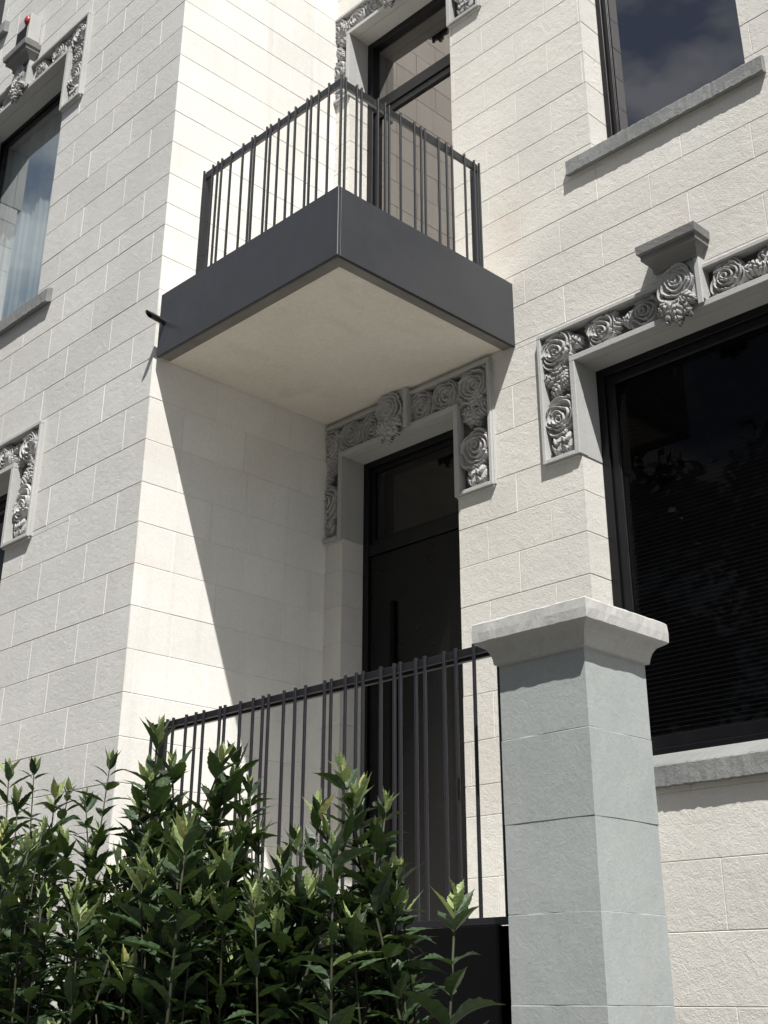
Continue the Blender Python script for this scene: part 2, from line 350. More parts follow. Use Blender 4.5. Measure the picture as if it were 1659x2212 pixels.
# shallow chases that the carved surrounds sit in: (a0, a1, z0, z1)
def chase(op, cl, cr2, zt, zb, lo=-99): return [(max(op[0]-cl, lo), op[0]+.001, zb, zt), (op[1]-.001, op[1]+cr2, zb, zt), (op[0], op[1], op[3]-.001, zt)]
CR = chase(LDX, .205, .205, -.004, -.578, .004)+chase(UDX, .205, .205, 2.488, 1.905, .004)+chase(OR[2], .172, .172, -.012, -.575)
CL = chase(OL[0], .235, .2, 2.502, 1.93)+chase(OL[1], .2, .235, -.008, -.578)
tag(blockwall('wall', M_L, fL, rL, -6, 0, OL+CL, house), 'projecting front wall of textured pale blocks')
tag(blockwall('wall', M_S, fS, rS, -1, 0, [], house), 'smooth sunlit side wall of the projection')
tag(blockwall('wall', M_R, fR, rR, 0, 6, OR+CR, house), 'recessed textured wall with the doors')
# solid core behind the blocks (with jambs) so that nothing is paper thin
core = MB()
def corewall(fn, a0, a1, ops, dep, g, ch=()):
    al_ = list(ops)+list(ch); xs = sorted(set([a0, a1]+[o[0] for o in al_]+[o[1] for o in al_])); zs = sorted(set([GZ, 4.5]+[o[2] for o in al_]+[o[3] for o in al_]))
    for i in range(len(xs)-1):
        for j in range(len(zs)-1):
            mx_, mz = (xs[i]+xs[i+1])/2, (zs[j]+zs[j+1])/2
            if any(o[0] < mx_ < o[1] and o[2] < mz < o[3] for o in ops): continue
            if not any(o[0] < mx_ < o[1] and o[2] < mz < o[3] for o in ch): core.quad(fn(xs[i], zs[j], g), fn(xs[i+1], zs[j], g), fn(xs[i+1], zs[j+1], g), fn(xs[i], zs[j+1], g))
            core.quad(fn(xs[i], zs[j], dep), fn(xs[i+1], zs[j], dep), fn(xs[i+1], zs[j+1], dep), fn(xs[i], zs[j+1], dep))
corewall(fL, -6, -0.0026, OL, 0.26, 0.0027, CL)
corewall(fR, 0, 6, OR, 0.26, 0.0027, CR)
core.quad((-0.0027, -0.9973, GZ), (-0.0027, 0, GZ), (-0.0027, 0, 4.5), (-0.0027, -0.9973, 4.5))
tag(core.build('wall', M_S, house), 'wall core seen only in the joints')
roof = MB(); roof.box(-6.05, 6.05, 0.003, 4, 4.5, 4.62); roof.box(-6.05, 0.04, -1.05, 0.0, 4.5, 4.62); roof.box(-6, 6, 3.9, 4.0, GZ, 4.5); roof.box(-6, -5.9, -0.7, 3.9, GZ, 4.5); roof.box(5.9, 6, 0.3, 3.9, GZ, 4.5)
roof.build('roof', M_GREY, house)
# jambs of the openings: blocks continue round the corner
def jambs(fn_plane, ops, rws, y0, mat):
    for (a0, a1, z0, z1) in ops:
        sub = [(min(zt, z1), max(zb, z0), []) for zt, zb, _ in rws if zt > z0+0.01 and zb < z1-0.01]
        blockwall('jamb', mat, lambda a, z, d, a0=a0: (a0-d, y0+a, z), sub, 0.0, RD+0.13, [], house)
        blockwall('jamb', mat, lambda a, z, d, a1=a1: (a1+d, y0+a, z), sub, 0.0, RD+0.13, [], house)
        h = MB(); h.quad((a0, y0, z1), (a1, y0, z1), (a1, y0+RD+0.13, z1), (a0, y0+RD+0.13, z1)); h.build('lintel_soffit', M_TRIM, house)
jambs(fR, OR, rR, 0, M_R); jambs(fL, OL, rL, -1, M_L)
# dark rooms behind openings
for (a0, a1, z0, z1, y0) in [o+(0,) for o in OR]+[o+(-1,) for o in OL]:
    r = MB(); y1 = y0+0.262; y2 = y0+0.95
    r.quad((a0, y2, z0), (a1, y2, z0), (a1, y2, z1), (a0, y2, z1)); r.quad((a0, y1, z0), (a0, y2, z0), (a0, y2, z1), (a0, y1, z1))
    r.quad((a1, y1, z0), (a1, y2, z0), (a1, y2, z1), (a1, y1, z1)); r.quad((a0, y1, z1), (a1, y1, z1), (a1, y2, z1), (a0, y2, z1)); r.quad((a0, y1-0.13, z0-0.001), (a1, y1-0.13, z0-0.001), (a1, y2, z0-0.001), (a0, y2, z0-0.001))
    r.build('room', M_INT, house)

# ---------------------------------------------------------------- windows and doors
def ringframe(mb, a0, a1, z0, z1, w, y0, y1, bev=0.0015, wt=None, wb=None):
    wt = wt or w; wb = wb or w
    mb.box(a0, a0+w, y0, y1, z0, z1, bev); mb.box(a1-w, a1, y0, y1, z0, z1, bev)
    mb.box(a0+w, a1-w, y0+0.001, y1-0.001, z1-wt, z1, bev); mb.box(a0+w, a1-w, y0+0.001, y1-0.001, z0, z0+wb, bev)
def window(op, y0, gmat, label, w1=0.028, w2=0.028, sillz=None, bottom=0.0):
    a0, a1, z0, z1 = op; y = y0+RD; e = 0.0006
    z0 = z0+bottom
    f = MB(); ringframe(f, a0+e, a1-e, z0+e, z1-e, w1, y, y+0.05, wb=w1)
    ringframe(f, a0+w1+0.001, a1-w1-0.001, z0+w1+0.001, z1-w1-0.001, w2, y+0.012, y+0.045, wb=w2+0.01)
    fr = f.build('window', M_BLACK, house); tag(fr, label)
    gl = MB(); k = w1+w2-0.002
    gl.quad((a0+k, y+0.024, z0+k), (a1-k, y+0.024, z0+k), (a1-k, y+0.024, z1-k), (a0+k, y+0.024, z1-k)); gl.build('pane', gmat, fr)
    bd = MB(); ringframe(bd, a0+k, a1-k, z0+k, z1-k, 0.006, y+0.017, y+0.0235, 0.001); bd.build('glazing_bead', M_SPOUT, fr)
    return fr
w_lr = window(OR[2], 0, G_DARK, 'large black window with lowered blind beside the pillar', 0.036, 0.034, bottom=0.045)
w_ur = window(OR[3], 0, G_SKY, 'upper right window reflecting cloudy sky', 0.026, 0.022, bottom=0.02)
w_ul = window(OL[0], -1, G_CURT, 'upper left window with pale curtain', 0.02, 0.02, bottom=0.02)
w_ll = window(OL[1], -1, G_DARK, 'lower left window at the edge of the view')
w_t = window(OL[2], -1, G_DARK, 'topmost window on the left')
w_x1 = window(OR[4], 0, G_DARK, 'lower window beyond the right edge'); w_x2 = window(OR[5], 0, G_SKY, 'upper window beyond the right edge')
# blind behind the big window
bl = MB(); a0, a1, z0, z1 = OR[2]; z = z1-0.07
while z > z0+0.1:
    bl.quad((a0+0.06, RD+0.055, z), (a1-0.06, RD+0.055, z), (a1-0.06, RD+0.073, z+0.009), (a0+0.06, RD+0.073, z+0.009)); z -= 0.0165
tag(bl.build('blind', M_BLIND, w_lr), kind='')
# curtain behind the upper left window
cu = MB(); a0, a1, z0, z1 = OL[0]; n = 120; i0 = 0
for j in range(2):
    for i in range(n+1):
        t = i/n; x = a0+0.03+(a1-a0-0.06)*t
        y = -1+RD+0.085+0.008*math.sin(t*40+1.3*math.sin(t*9))+0.003*math.sin(t*117)
        cu.v.append((x, y, (z0+0.04, z1-0.03)[j]))
for i in range(n): cu.f.append((i, i+1, n+2+i, n+1+i))
cu.build('curtain', M_CURT, w_ul, smooth=True, fix=False)

def sill(x0, x1, yw, p, zf0, zf1, zback, label, parent=house, rough=0.0012):
    """stone sill with chipped front edge: grid mesh"""
    mb = MB(); n = int((x1-x0)/0.012); rnd = random.Random(int(x0*1000)+5)
    prof = [(yw+0.001, zf0+0.012), (yw-p+0.006, zf0+0.002), (yw-p, zf0+0.007), (yw-p, (zf0+zf1)/2), (yw-p, zf1-0.005), (yw-p+0.004, zf1), (yw+RD-0.004, zback)]
    for i in range(n+1):
        x = x0+(x1-x0)*i/n
        for k, (y, z) in enumerate(prof):
            j = rough if 0 < k < 6 else 0
            mb.v.append((x, y+rnd.uniform(-j, j), z+rnd.uniform(-j, j)*(1.6 if k in (1, 2, 5) else 1)))
    m_ = len(prof)
    for i in range(n):
        for k in range(m_-1): mb.f.append((i*m_+k, (i+1)*m_+k, (i+1)*m_+k+1, i*m_+k+1))
    mb.f.append(tuple(range(m_))); mb.f.append(tuple(n*m_+k for k in range(m_))[::-1])
    mb.quad((x0, yw+0.002, zf0+0.012), (x1, yw+0.002, zf0+0.012), (x1, yw+0.002, zf1), (x0, yw+0.002, zf1))
    return tag(mb.build('sill', M_SILL, parent), label)
sill(1.507-0.037+0.012, 2.395, 0, 0.028, 0.668, 0.745, 0.79, 'cracked dark sill under the sky-reflecting window', w_ur)
sill(1.36, 2.58, 0, 0.028, -1.832, -1.757, -1.695, 'thick grey sill under the large window', w_lr)
sill(-2.25, -0.955, -1, 0.032, 0.668, 0.748, 0.80, 'grey sill under the curtained window', w_ul)
sill(-2.25, -0.955, -1, 0.032, -1.832, -1.757, -1.695, None, w_ll)
sill(-3.2, -1.975, -1, 0.035, 3.045, 3.13, 3.16, 'sill of the topmost window', w_t)

# doors
def rail(mb, a0, a1, z0, z1, y0, y1): mb.box(a0, a1, y0, y1, z0, z1, 0.0015)
a0, a1, z0, z1 = LDX; y = RD
f = MB(); ringframe(f, a0+.0006, a1-.0006, z0, z1-.0006, 0.034, y, y+0.06)
rail(f, a0+0.034, a1-0.034, -0.640, -0.585, y+0.004, y+0.055)
dfr = f.build('door', M_BLACK, house); tag(dfr, 'plain black entrance door with transom under the balcony')
tr = MB(); ringframe(tr, a0+0.035, a1-0.035, -0.584, z1-0.035, 0.024, y+0.014, y+0.05); tr.build('transom_frame', M_BLACK, dfr)
tg = MB(); tg.quad((a0+.057, y+.026, -0.562), (a1-.057, y+.026, -0.562), (a1-.057, y+.026, z1-.057), (a0+.057, y+.026, z1-.057)); tg.build('transom_pane', G_DOOR, dfr)
lf = MB(); lf.box(a0+0.038, a1-0.038, y+0.012, y+0.05, z0+0.01, -0.644, 0.002); lf.build('door_leaf', M_DOOR, dfr)
hd = MB(); hd.box(0.30-0.012, 0.30+0.012, y-0.004, y+0.0118, -1.95, -0.878, 0.002); hd.build('pull_handle', M_HANDLE, dfr)
lk = MB(); lk.tube([(0.20, y+0.012, -1.72), (0.20, y-0.006, -1.72)], 0.009, 12); lk.build('lock', M_BEAD, dfr)
a0, a1, z0, z1 = UDX
f = MB(); ringframe(f, a0+.0006, a1-.0006, z0, z1-.0006, 0.042, y, y+0.06)
rail(f, a0+0.042, a1-0.042, 1.835, 1.905, y+0.004, y+0.055)
ufr = f.build('door', M_BLACK, house); tag(ufr, 'glazed balcony door reflecting the block wall')
lf = MB(); ringframe(lf, a0+0.043, a1-0.043, z0+0.045, 1.834, 0.034, y+0.012, y+0.05, wt=0.04); lf.build('door_frame', M_BLACK, ufr)
tg = MB(); tg.quad((a0+.072, y+.026, z0+.07), (a1-.072, y+.026, z0+.07), (a1-.072, y+.026, 1.80), (a0+.072, y+.026, 1.80)); tg.build('pane', G_UPDOOR, ufr)
tg = MB(); tg.quad((a0+.04, y+.026, 1.903), (a1-.04, y+.026, 1.903), (a1-.04, y+.026, z1-.04), (a0+.04, y+.026, z1-.04)); tg.build('transom_pane', G_UPDOOR, ufr)

# ---------------------------------------------------------------- carved surrounds
def smooth(t): t = np.clip(t, 0, 1); return t*t*(3-2*t)
def rose(H, X, Z, cx, cz, R, seed, h):
    rn = random.Random(seed); dr = rn.uniform(0, 6.28)
    rad = [1.0, .79, .58, .39, .21]; nn = [5, 5, 4, 3, 2]; lift = [.80, .90, .96, 1.0, .97]
    for k in range(5):
        c0 = cx+R*.05*k*math.cos(dr+k*.5); c1 = cz+R*.05*k*math.sin(dr+k*.5)
        dx = X-c0; dz = Z-c1; th0 = np.arctan2(dz, dx); r = np.hypot(dx, dz)*(1+.07*np.sin(2*th0+seed+k)+.04*np.sin(3*th0+2*k)); th = th0; ph = rn.uniform(0, 6.28)
        lob = np.abs(np.cos(nn[k]*.5*(th)+ph)); sk = (th+ph) % (2*math.pi/nn[k])/(2*math.pi/nn[k])
        rb = R*rad[k]*(0.86+0.11*np.sqrt(lob)+0.06*sk)
        t = (rb-r)/(R*0.20)
        hk = h*lift[k]*(0.74+0.26*smooth(t/0.22)-0.66*smooth((t-0.24)/0.85))
        hk = hk*(0.90+0.16*sk)
        H = np.where(r < rb, np.maximum(hk, h*0.12), H)
    return H
def leaf(H, X, Z, bx, bz, ang, L, W, h, veins=5):
    c, s_ = math.cos(ang), math.sin(ang); u = ((X-bx)*c+(Z-bz)*s_)/L; v = (-(X-bx)*s_+(Z-bz)*c)/W
    uc = np.clip(u, 0, 1); edge = np.sin(math.pi*uc**0.75)**0.8*(1+0.20*(((uc*veins) % 1)-0.5))
    ok = (u > 0) & (u < 1) & (np.abs(v) < edge*0.5)
    a = np.abs(v)/(edge*0.5+1e-6)
    rib = ((uc*veins-np.abs(v)*1.6) % 1)
    hh = h*((0.60+0.40*np.sin(math.pi*uc))*(1-0.40*a**2)-0.34*(rib < 0.42)-0.30*(np.abs(v) < 0.06))
    return np.where(ok, np.maximum(H, np.maximum(hh, h*.15)), H)
M_GROUND = stucco('dark_relief_ground', (0.075, 0.073, 0.072), (0.13, 0.127, 0.125), 50, 0.4, 0.003, (0.05, 0.048, 0.046), 0.4)  # near-black tone for the relief cells that lie below a set height
def field(name, xs0, xs1, zs0, zs1, step, maskf, hf, yplane, base, mat, parent):
    nx = int((xs1-xs0)/step)+1; nz_ = int((zs1-zs0)/step)+1
    x = np.linspace(xs0, xs1, nx); z = np.linspace(zs0, zs1, nz_); X, Z = np.meshgrid(x, z)
    H = hf(X, Z)
    MC = maskf((X[:-1, :-1]+X[1:, 1:])/2, (Z[:-1, :-1]+Z[1:, 1:])/2, (H[:-1, :-1]+H[1:, 1:])/2)
    ids = np.arange(nx*nz_).reshape(nz_, nx)
    q = np.stack([ids[:-1, :-1], ids[:-1, 1:], ids[1:, 1:], ids[1:, :-1]], -1)[MC]
    V = np.stack([X, np.full_like(X, yplane)-base-H, Z], -1).reshape(-1, 3)
    # skirts
    P = np.pad(MC, 1); extra = []; off = nx*nz_
    for (dj, di, e0, e1) in ((-1, 0, (0, 0), (0, 1)), (1, 0, (1, 1), (1, 0)), (0, -1, (1, 0), (0, 0)), (0, 1, (0, 1), (1, 1))):
        B = MC & ~P[1+dj:P.shape[0]-1+dj, 1+di:P.shape[1]-1+di]
        J, I = np.nonzero(B)
        a = ids[J+e0[0], I+e0[1]]; b_ = ids[J+e1[0], I+e1[1]]
        extra.append(np.stack([b_, a, a+off, b_+off], -1))
    q = np.concatenate([q]+extra); V2 = V.copy(); V2[:, 1] = yplane+0.004; VV = np.concatenate([V, V2])
    used = np.unique(q); rm = np.full(len(VV), -1); rm[used] = np.arange(len(used)); q = rm[q]; VV = VV[used]
    mb = MB(); mb.v = VV.tolist(); mb.f = [tuple(t) for t in q.tolist()]
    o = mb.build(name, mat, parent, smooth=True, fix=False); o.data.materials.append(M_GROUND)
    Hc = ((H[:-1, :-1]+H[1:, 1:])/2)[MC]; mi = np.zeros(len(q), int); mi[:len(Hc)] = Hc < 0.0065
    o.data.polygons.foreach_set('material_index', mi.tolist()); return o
def pistrip(mb, l, r, t, bt, w, y0, y1, bev=0.0015, inner=False):
    """three butted bars of width w: outer edge l,r,t"""
    mb.box(l, r, y0, y1, t-w, t, bev); mb.box(l, l+w, y0, y1, bt, t-w, bev); mb.box(r-w, r, y0, y1, bt, t-w, bev)
def surround(yp, op, cw_l, cw_r, zt, zb, label, keyx=None, abacus=True, seed=1, xclip=(-99, 99), p=0.020, keytop=None):
    a0, a1, _, zl = op
    l, r = a0-cw_l, a1+cw_r; l0, r0 = max(l, xclip[0]), min(r, xclip[1])
    fw = 0.017; fi = 0.020
    fr = MB()
    # outer moulding
    fr.box(l0, r0, yp-p, yp+.032, zt-fw, zt, .002)
    if l > xclip[0]: fr.box(l, l+fw, yp-p, yp+.032, zb, zt-fw, .002)
    if r < xclip[1]: fr.box(r-fw, r, yp-p, yp+.032, zb, zt-fw, .002)
    if l > xclip[0]: fr.box(l-.004, l, yp-p*.5, yp+.032, zb+.004, zt+.0, .001)
    if r < xclip[1]: fr.box(r, r+.004, yp-p*.5, yp+.032, zb+.004, zt+.0, .001)
    # inner moulding hugging the opening, with a rolled bead
    if a0 > xclip[0]:
        fr.box(a0-fi, a0+.0045, yp-p*.9, yp+.033, zb, zl-.0045, .002); fr.box(a0-.007, a0+.004, yp-p*.9-.0, yp-.004, zb, zl+.0, .002) if False else None
    fr.box(max(a0-fi, l0), min(a1+fi, r0), yp-p*.9, yp+.033, zl-.0045, zl+fi, .002)
    if a1 < xclip[1]: fr.box(a1-.0045, a1+fi, yp-p*.9, yp+.033, zb, zl-.0045, .002)
    # bottoms of the columns
    if a0 > xclip[0]: fr.box(max(l+fw, l0), a0-fi, yp-p, yp+.032, zb, zb+fw, .002); fr.box(l0 if l < xclip[0] else l+.003, a0-.003, yp-p*.6, yp+.032, zb-.008, zb, .001)
    if a1 < xclip[1]: fr.box(a1+fi, min(r-fw, r0), yp-p, yp+.032, zb, zb+fw, .002); fr.box(a1+.003, r-.003, yp-p*.6, yp+.032, zb-.008, zb, .001)
    s_ = fr.build('carved_surround', M_TRIM, house); tag(s_, label)
    # linings of the reveal in painted stone down to the end of the carving
    ln = MB()
    for xx, sg in ((a0, 1), (a1, -1)):
        if xclip[0] < xx < xclip[1]: ln.box(min(xx, xx+sg*.003), max(xx, xx+sg*.003), yp+.0335, yp+RD-.001, zb, zl-.0045)
    ln.box(max(a0, l0)+.0031, a1-.0031, yp+.0335, yp+RD-.001, zl-.004, zl-.0004)
    ln.build('reveal_lining', M_TRIM, s_)
    kx = keyx if keyx is not None else (a0+a1)/2; kw = 0.186
    cwm_l = cw_l-fw-fi; cwm_r = cw_r-fw-fi; lh = zt-zl-fw-fi; cz = zl+fi+lh/2
    cl = l+fw+cwm_l/2; crr = r-fw-cwm_r/2
    def hf(X, Z):
        rn = random.Random(seed); H = np.zeros_like(X)+0.0015*np.sin(X*160)*np.sin(Z*140)
        for cx, sgn in ((cl, 1), (crr, -1)):
            R = min(cwm_l, lh)*0.60
            # column: foliage then rose then tulip leaves
            zz = (zl+zb)/2-0.01
            for q in range(9):
                H = leaf(H, X, Z, cx+sgn*rn.uniform(-.03, .03), zl-0.03+rn.uniform(-.03, .03), rn.uniform(0, 6.28), .092, .054, .034)
            H = leaf(H, X, Z, cx-.030, zb+.015, 1.45, .140, .058, .040, 4); H = leaf(H, X, Z, cx+.036, zb+.012, 1.75, .150, .058, .043, 4)
            H = leaf(H, X, Z, cx+.002, zb+.01, 1.6, .10, .045, .032, 5)
            H = rose(H, X, Z, cx, zz, R*1.10, seed*7+int(cx*10) % 50, .043)
            H = leaf(H, X, Z, cx+.01, cz-.05, -1.2, .08, .05, .034)
            H = rose(H, X, Z, cx, cz, R*1.12, seed*13+int(cx*10) % 50, .045)
        # lintel
        for side in (-1, 1):
            e0 = (cl if side < 0 else crr); e1 = kx+side*kw/2; D = e1-e0; sg = 1 if D > 0 else -1
            n = 2 if abs(D) > 0.36 else 1
            ps = [e0+D*t for t in ((.44, .84) if n == 2 else (.62,))]
            for q in range(15 if n == 2 else 8):
                t = (q+.5)/(15 if n == 2 else 8)
                H = leaf(H, X, Z, e0+D*t, cz+rn.uniform(-.035, .035), rn.choice((0, math.pi))+rn.uniform(-1, 1), .092, .056, .036)
            for k, pxx in enumerate(ps): H = rose(H, X, Z, pxx, cz+(-.004 if k else .004), lh*.56, seed*17+k+int(side)*3, .043)
        return H
    def mask(X, Z, H):
        inl = (X > l0+(fw if l > xclip[0] else 0)) & (X < a0-fi) & (Z > zb+fw) & (Z < zt-fw)
        inr = (X > a1+fi) & (X < r0-(fw if r < xclip[1] else 0)) & (Z > zb+fw) & (Z < zt-fw)
        top = (X > l0+(fw if l > xclip[0] else 0)) & (X < r0-fw) & (Z > zl+fi) & (Z < zt-fw)
        return inl | inr | top
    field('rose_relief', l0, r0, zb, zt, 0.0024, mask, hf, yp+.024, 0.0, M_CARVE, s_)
    # keystone with rose and hanging leaves
    kz0, kz1 = zl-.010, (keytop if keytop is not None else zt+.045)
    k = MB(); k.box(kx-kw/2+.0, kx+kw/2, yp-.034, yp+.022, kz0+.03, kz1, .002); k.box(kx+kw/2-.022, kx+kw/2, yp-.042, yp-.0341, kz0+.01, kz1, .002)
    ks = k.build('keystone', M_TRIM, s_)
    def hk(X, Z):
        H = np.zeros_like(X)-0.004
        for q, (an, ll) in enumerate(((-2.05, .115), (-1.1, .115), (-1.57, .125), (-2.6, .10), (-.55, .095))):
            H = leaf(H, X, Z, kx-.012, zl+.068, an, ll, .058, .022+.003*q, 5)
        H = rose(H, X, Z, kx-.012, cz+.034, .078, seed*5+2, .022)
        return H
    def mk(X, Z, H): return (H > 0.002)
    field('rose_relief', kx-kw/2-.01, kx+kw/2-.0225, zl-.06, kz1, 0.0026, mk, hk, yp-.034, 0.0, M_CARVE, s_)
    if abacus:
        k = MB(); zt2 = kz1; w = 0.245
        prof = [(.050, zt2-.018), (.052, zt2), (.060, zt2+.016), (.076, zt2+.028), (.090, zt2+.030), (.090, zt2+.052), (.104, zt2+.055), (.107, zt2+.088), (.098, zt2+.094)]
        rings = []
        for (pr, z) in prof:
            hw = kw/2+(pr-.050)*.62; rings.append([(kx-hw, yp-.001, z), (kx-hw, yp-pr, z), (kx+hw, yp-pr, z), (kx+hw, yp-.001, z)])
        n = 10; rn = random.Random(3)
        for a_, b_ in zip(rings[:-1], rings[1:]):
            for e in range(3):
                p0, p1, q0, q1 = map(np.array, (a_[e], a_[e+1], b_[e], b_[e+1])); k.quad(tuple(p0), tuple(p1), tuple(q1), tuple(q0))
        k.quad(*rings[-1]); k.quad(*rings[0][::-1])
        k.build('keystone_cap', M_GREY, s_)
    return s_
surround(0, LDX, .205, .205, -.004, -.578, 'shaded rose-carved surround of the entrance door', seed=2, abacus=False, xclip=(0.0015, 99), keytop=.0138, p=0.022)
surround(0, UDX, .205, .205, 2.488, 1.905, 'rose-carved surround of the balcony door', seed=3, xclip=(0.0015, 99), p=0.022)
surround(0, OR[2], .172, .172, -.012, -.575, 'sunlit rose-carved surround of the large window', seed=4, keyx=1.955, p=0.022)
surround(-1, OL[0], .235, .2, 2.502, 1.93, 'rose-carved surround of the curtained window', seed=5, keyx=-1.615, p=0.026)
surround(-1, OL[1], .2, .235, -.008, -.578, 'rose-carved surround of the lower left window', seed=6, keyx=-1.6, p=0.026)

# ---------------------------------------------------------------- balcony (part of the house)
W = 1.148
bal = MB(); bal.box(0.0, W-0.0165, -0.9835, -0.0, 0.0201, 0.262)
bal = bal.build('balcony', M_SOFFIT, house); tag(bal, 'square cantilevered corner balcony with anthracite fascia')
sf = MB(); n = 160
# soffit plaster with ragged rim, one sheet just below the slab
def ragged(k): return random.uniform(-.0025, .0025)+.002*math.sin(k*.7)
x1_, y1_ = W-.066, -0.932
pts = [(0.0015, -0.0015)]+[(0.0015, y1_)]
for i in range(1, n): pts.append((0.0+x1_*i/n, y1_+ragged(i)))
for i in range(0, n): pts.append((x1_+ragged(i+50), y1_+(-y1_)*i/n))
pts.append((x1_, -0.0015))
vb = [(x, y, .0145) for x, y in pts]; vt = [(x, y, .0205) for x, y in pts]; N = len(pts)
sf.v = vb+vt; sf.f.append(tuple(range(N))); sf.f += [(i, (i+1) % N, N+(i+1) % N, N+i) for i in range(N)]
sf.build('soffit', M_SOFFIT, bal)
fa = MB(); fa.box(0.024, W, -1.0, -0.985, 0.0, 0.3025, .0012); fa.box(W-.015, W-.0002, -0.9849, -0.0, 0.0, 0.3022, .0012); fa.build('fascia', M_FASCIA, bal)
st = MB(); st.box(0.024, W-.0155, -0.9845, -0.930, 0.004, 0.0195, .001); st.box(W-.064, W-.0156, -0.9299, -0.001, 0.004, 0.0195, .001); st.build('drip_edge', M_STRIP, bal)
cb = MB(); cb.tube([(W-.0005, -.9995, .001), (W-.0005, -.9995, .3035)], .0013, 8); cb.build('corner_bead', M_BEAD, bal)
fx = [.265, .328, .363, .391, .455, .536, .595, .614, .692, .716, .768, .83, .872, .944, .968, 1.013, 1.073, 1.145]
fy = [-.968, -.908, -.883, -.792, -.752, -.73, -.665, -.584, -.546, -.523, -.44, -.392, -.358, -.278, -.216, -.185]
b0 = None
def baluster(mb_pts): pass
bar = MB(); bar.box(fx[0]-.0032, fx[0]+.0032, -.999, -.989, .2605, .829, .0008); bar0 = bar.build('baluster', M_BAR, bal)
for k, x in enumerate(fx[1:]):
    dup(bar0, x-fx[0])
bar = MB(); bar.box(W-.011, W-.001, fy[0]-.0032, fy[0]+.0032, .2605, .852-.022, .0008); bar1 = bar.build('baluster', M_BAR, bal)
for y in fy[1:]: dup(bar1, 0, y-fy[0])
hr = MB(); hr.box(fx[0]+.0040, W-.0115, -.988, -.974, .790, .8240, .0008); hr.box(W-.0254, W-.0114, -.9739, -.1887, .790, .8240, .0008); hr.build('handrail', M_BAR, bal)
po = MB(); po.box(fx[0]-.0033, fx[0]+.0037, -.9888, -.944, .2605, .8188, .0008); p0 = po.build('end_post', M_BAR, bal)
po = MB(); po.box(W-.056, W-.0112, -.1885, -.1815, .2605, .8188, .0008); po.build('end_post', M_BAR, bal)
spout = MB(); spout.tube([(.063, -.99, .150), (.063, -1.035, .156), (.063, -1.064, .160)], .0135, 14, cap=False)
# oblique cut tip
i = len(spout.v); nn_ = 14
for j in range(nn_):
    t = 2*math.pi*j/nn_; base = np.array(spout.v[2*nn_+j]); tip = base.copy()
    tip[1] -= .034*(1+(base[2]-.160)/.0135)*.5; spout.v.append(tuple(tip))
for j in range(nn_): spout.f.append((2*nn_+j, 2*nn_+(j+1) % nn_, i+(j+1) % nn_, i+j))
spout.build('drain_spout', M_SPOUT, bal, smooth=True, fix=False)

# ---------------------------------------------------------------- entrance railing, landing, pillar
rl = empty('railing', (1.0, -1.0, -2.30), label='black steel railing of upright bars across the entrance, ending at the grey pillar', cat='railing')
lx = [.223, .315, .351, .427, .482, .526, .617, .643, .726, .793, .843, .872, .948, 1.003, 1.052, 1.142, 1.172, 1.236, 1.284, 1.313, 1.39, 1.446, 1.471, 1.534, 1.57, 1.645, 1.69, 1.758, 1.846]
bar = MB(); bar.tube([(lx[0], -1.008, -2.266), (lx[0], -1.008, -1.556)], .0055, 10); br0 = bar.build('baluster', M_BAR2, rl, smooth=False)
for x in lx[1:]: dup(br0, x-lx[0])
hr = MB(); hr.box(.218, 1.924, -1.002, -.985, -1.582, -1.5605, .001); hr.box(.218, 1.924, -.981, -.966, -1.590, -1.566, .001); hr.build('handrail', M_BAR2, rl)
hr = MB(); hr.box(.218, 1.924, -1.016, -.99, -2.284, -2.266, .001); hr.build('bottom_rail', M_BAR2, rl)
po = MB(); po.box(.219, .228, -.985+.0002, -.95, -2.266, -1.567, .001); po.build('end_post', M_BAR2, rl)
pn = MB(); pn.box(.15, 1.826, -1.02, -1.004, -3.35, -2.2855, .0015); pn.build('panel', M_PANEL, rl)
pn = MB(); pn.box(1.66, 1.9245, -.99, -.985, -2.86, -2.2855, .001); pn.build('panel', M_PANEL, rl)
ld = MB(); ld.box(0.002, 1.50, -.98, -.002, -2.36, -2.2871, .002); ld.box(0.002, 1.50, -.965, -.92, GZ, -2.361); ld.box(1.80, 1.922, -1.0, -.97, GZ, -2.81, .002)
tag(ld.build('entrance_landing', M_LAND, origin=(1, -.5, GZ)), 'pale stone landing floor behind the black entrance railing', 'landing')

PX0, PX1, PYF, PYB = 1.925, 2.2, -1.1, -.84
pil = empty('stone_pillar', (2.06, -.97, GZ), label='square grey-green rendered pillar with a weathered moulded cap at the end of the railing', cat='pillar')
pz = [-1.655, -1.857, -2.063, -2.271, -2.467, -2.675, -2.88, -3.09, -3.30, GZ]
sub = [(pz[i], pz[i+1], []) for i in range(len(pz)-1)]
prs = []
mbs = MB()
def pillarblocks():
    c, g = .0016, .0007
    for zt, zb, _ in sub:
        dd = random.uniform(-.0008, .0008)
        loops = []
        for z, ins in ((zb, g), (zb+c, dd), ((zt+zb)/2, dd), (zt-c, dd), (zt, g)):
            q = []
            nseg = 6
            cs = [(PX0+ins, PYF+ins), (PX1-ins, PYF+ins), (PX1-ins, PYB-ins), (PX0+ins, PYB-ins)]
            for e in range(4):
                a_ = np.array(cs[e]); b_ = np.array(cs[(e+1) % 4])
                for t in range(nseg): q.append(tuple(a_+(b_-a_)*(t/nseg)))
            i = len(mbs.v)
            for (x, y) in q: mbs.v.append((x+random.uniform(-.0006, .0006), y+random.uniform(-.0006, .0006), z+random.uniform(-.0005, .0005)))
            loops.append((i, len(q)))
        for (i, n1), (j, n2) in zip(loops[:-1], loops[1:]):
            for k in range(n1): mbs.f.append((i+k, i+(k+1) % n1, j+(k+1) % n1, j+k))
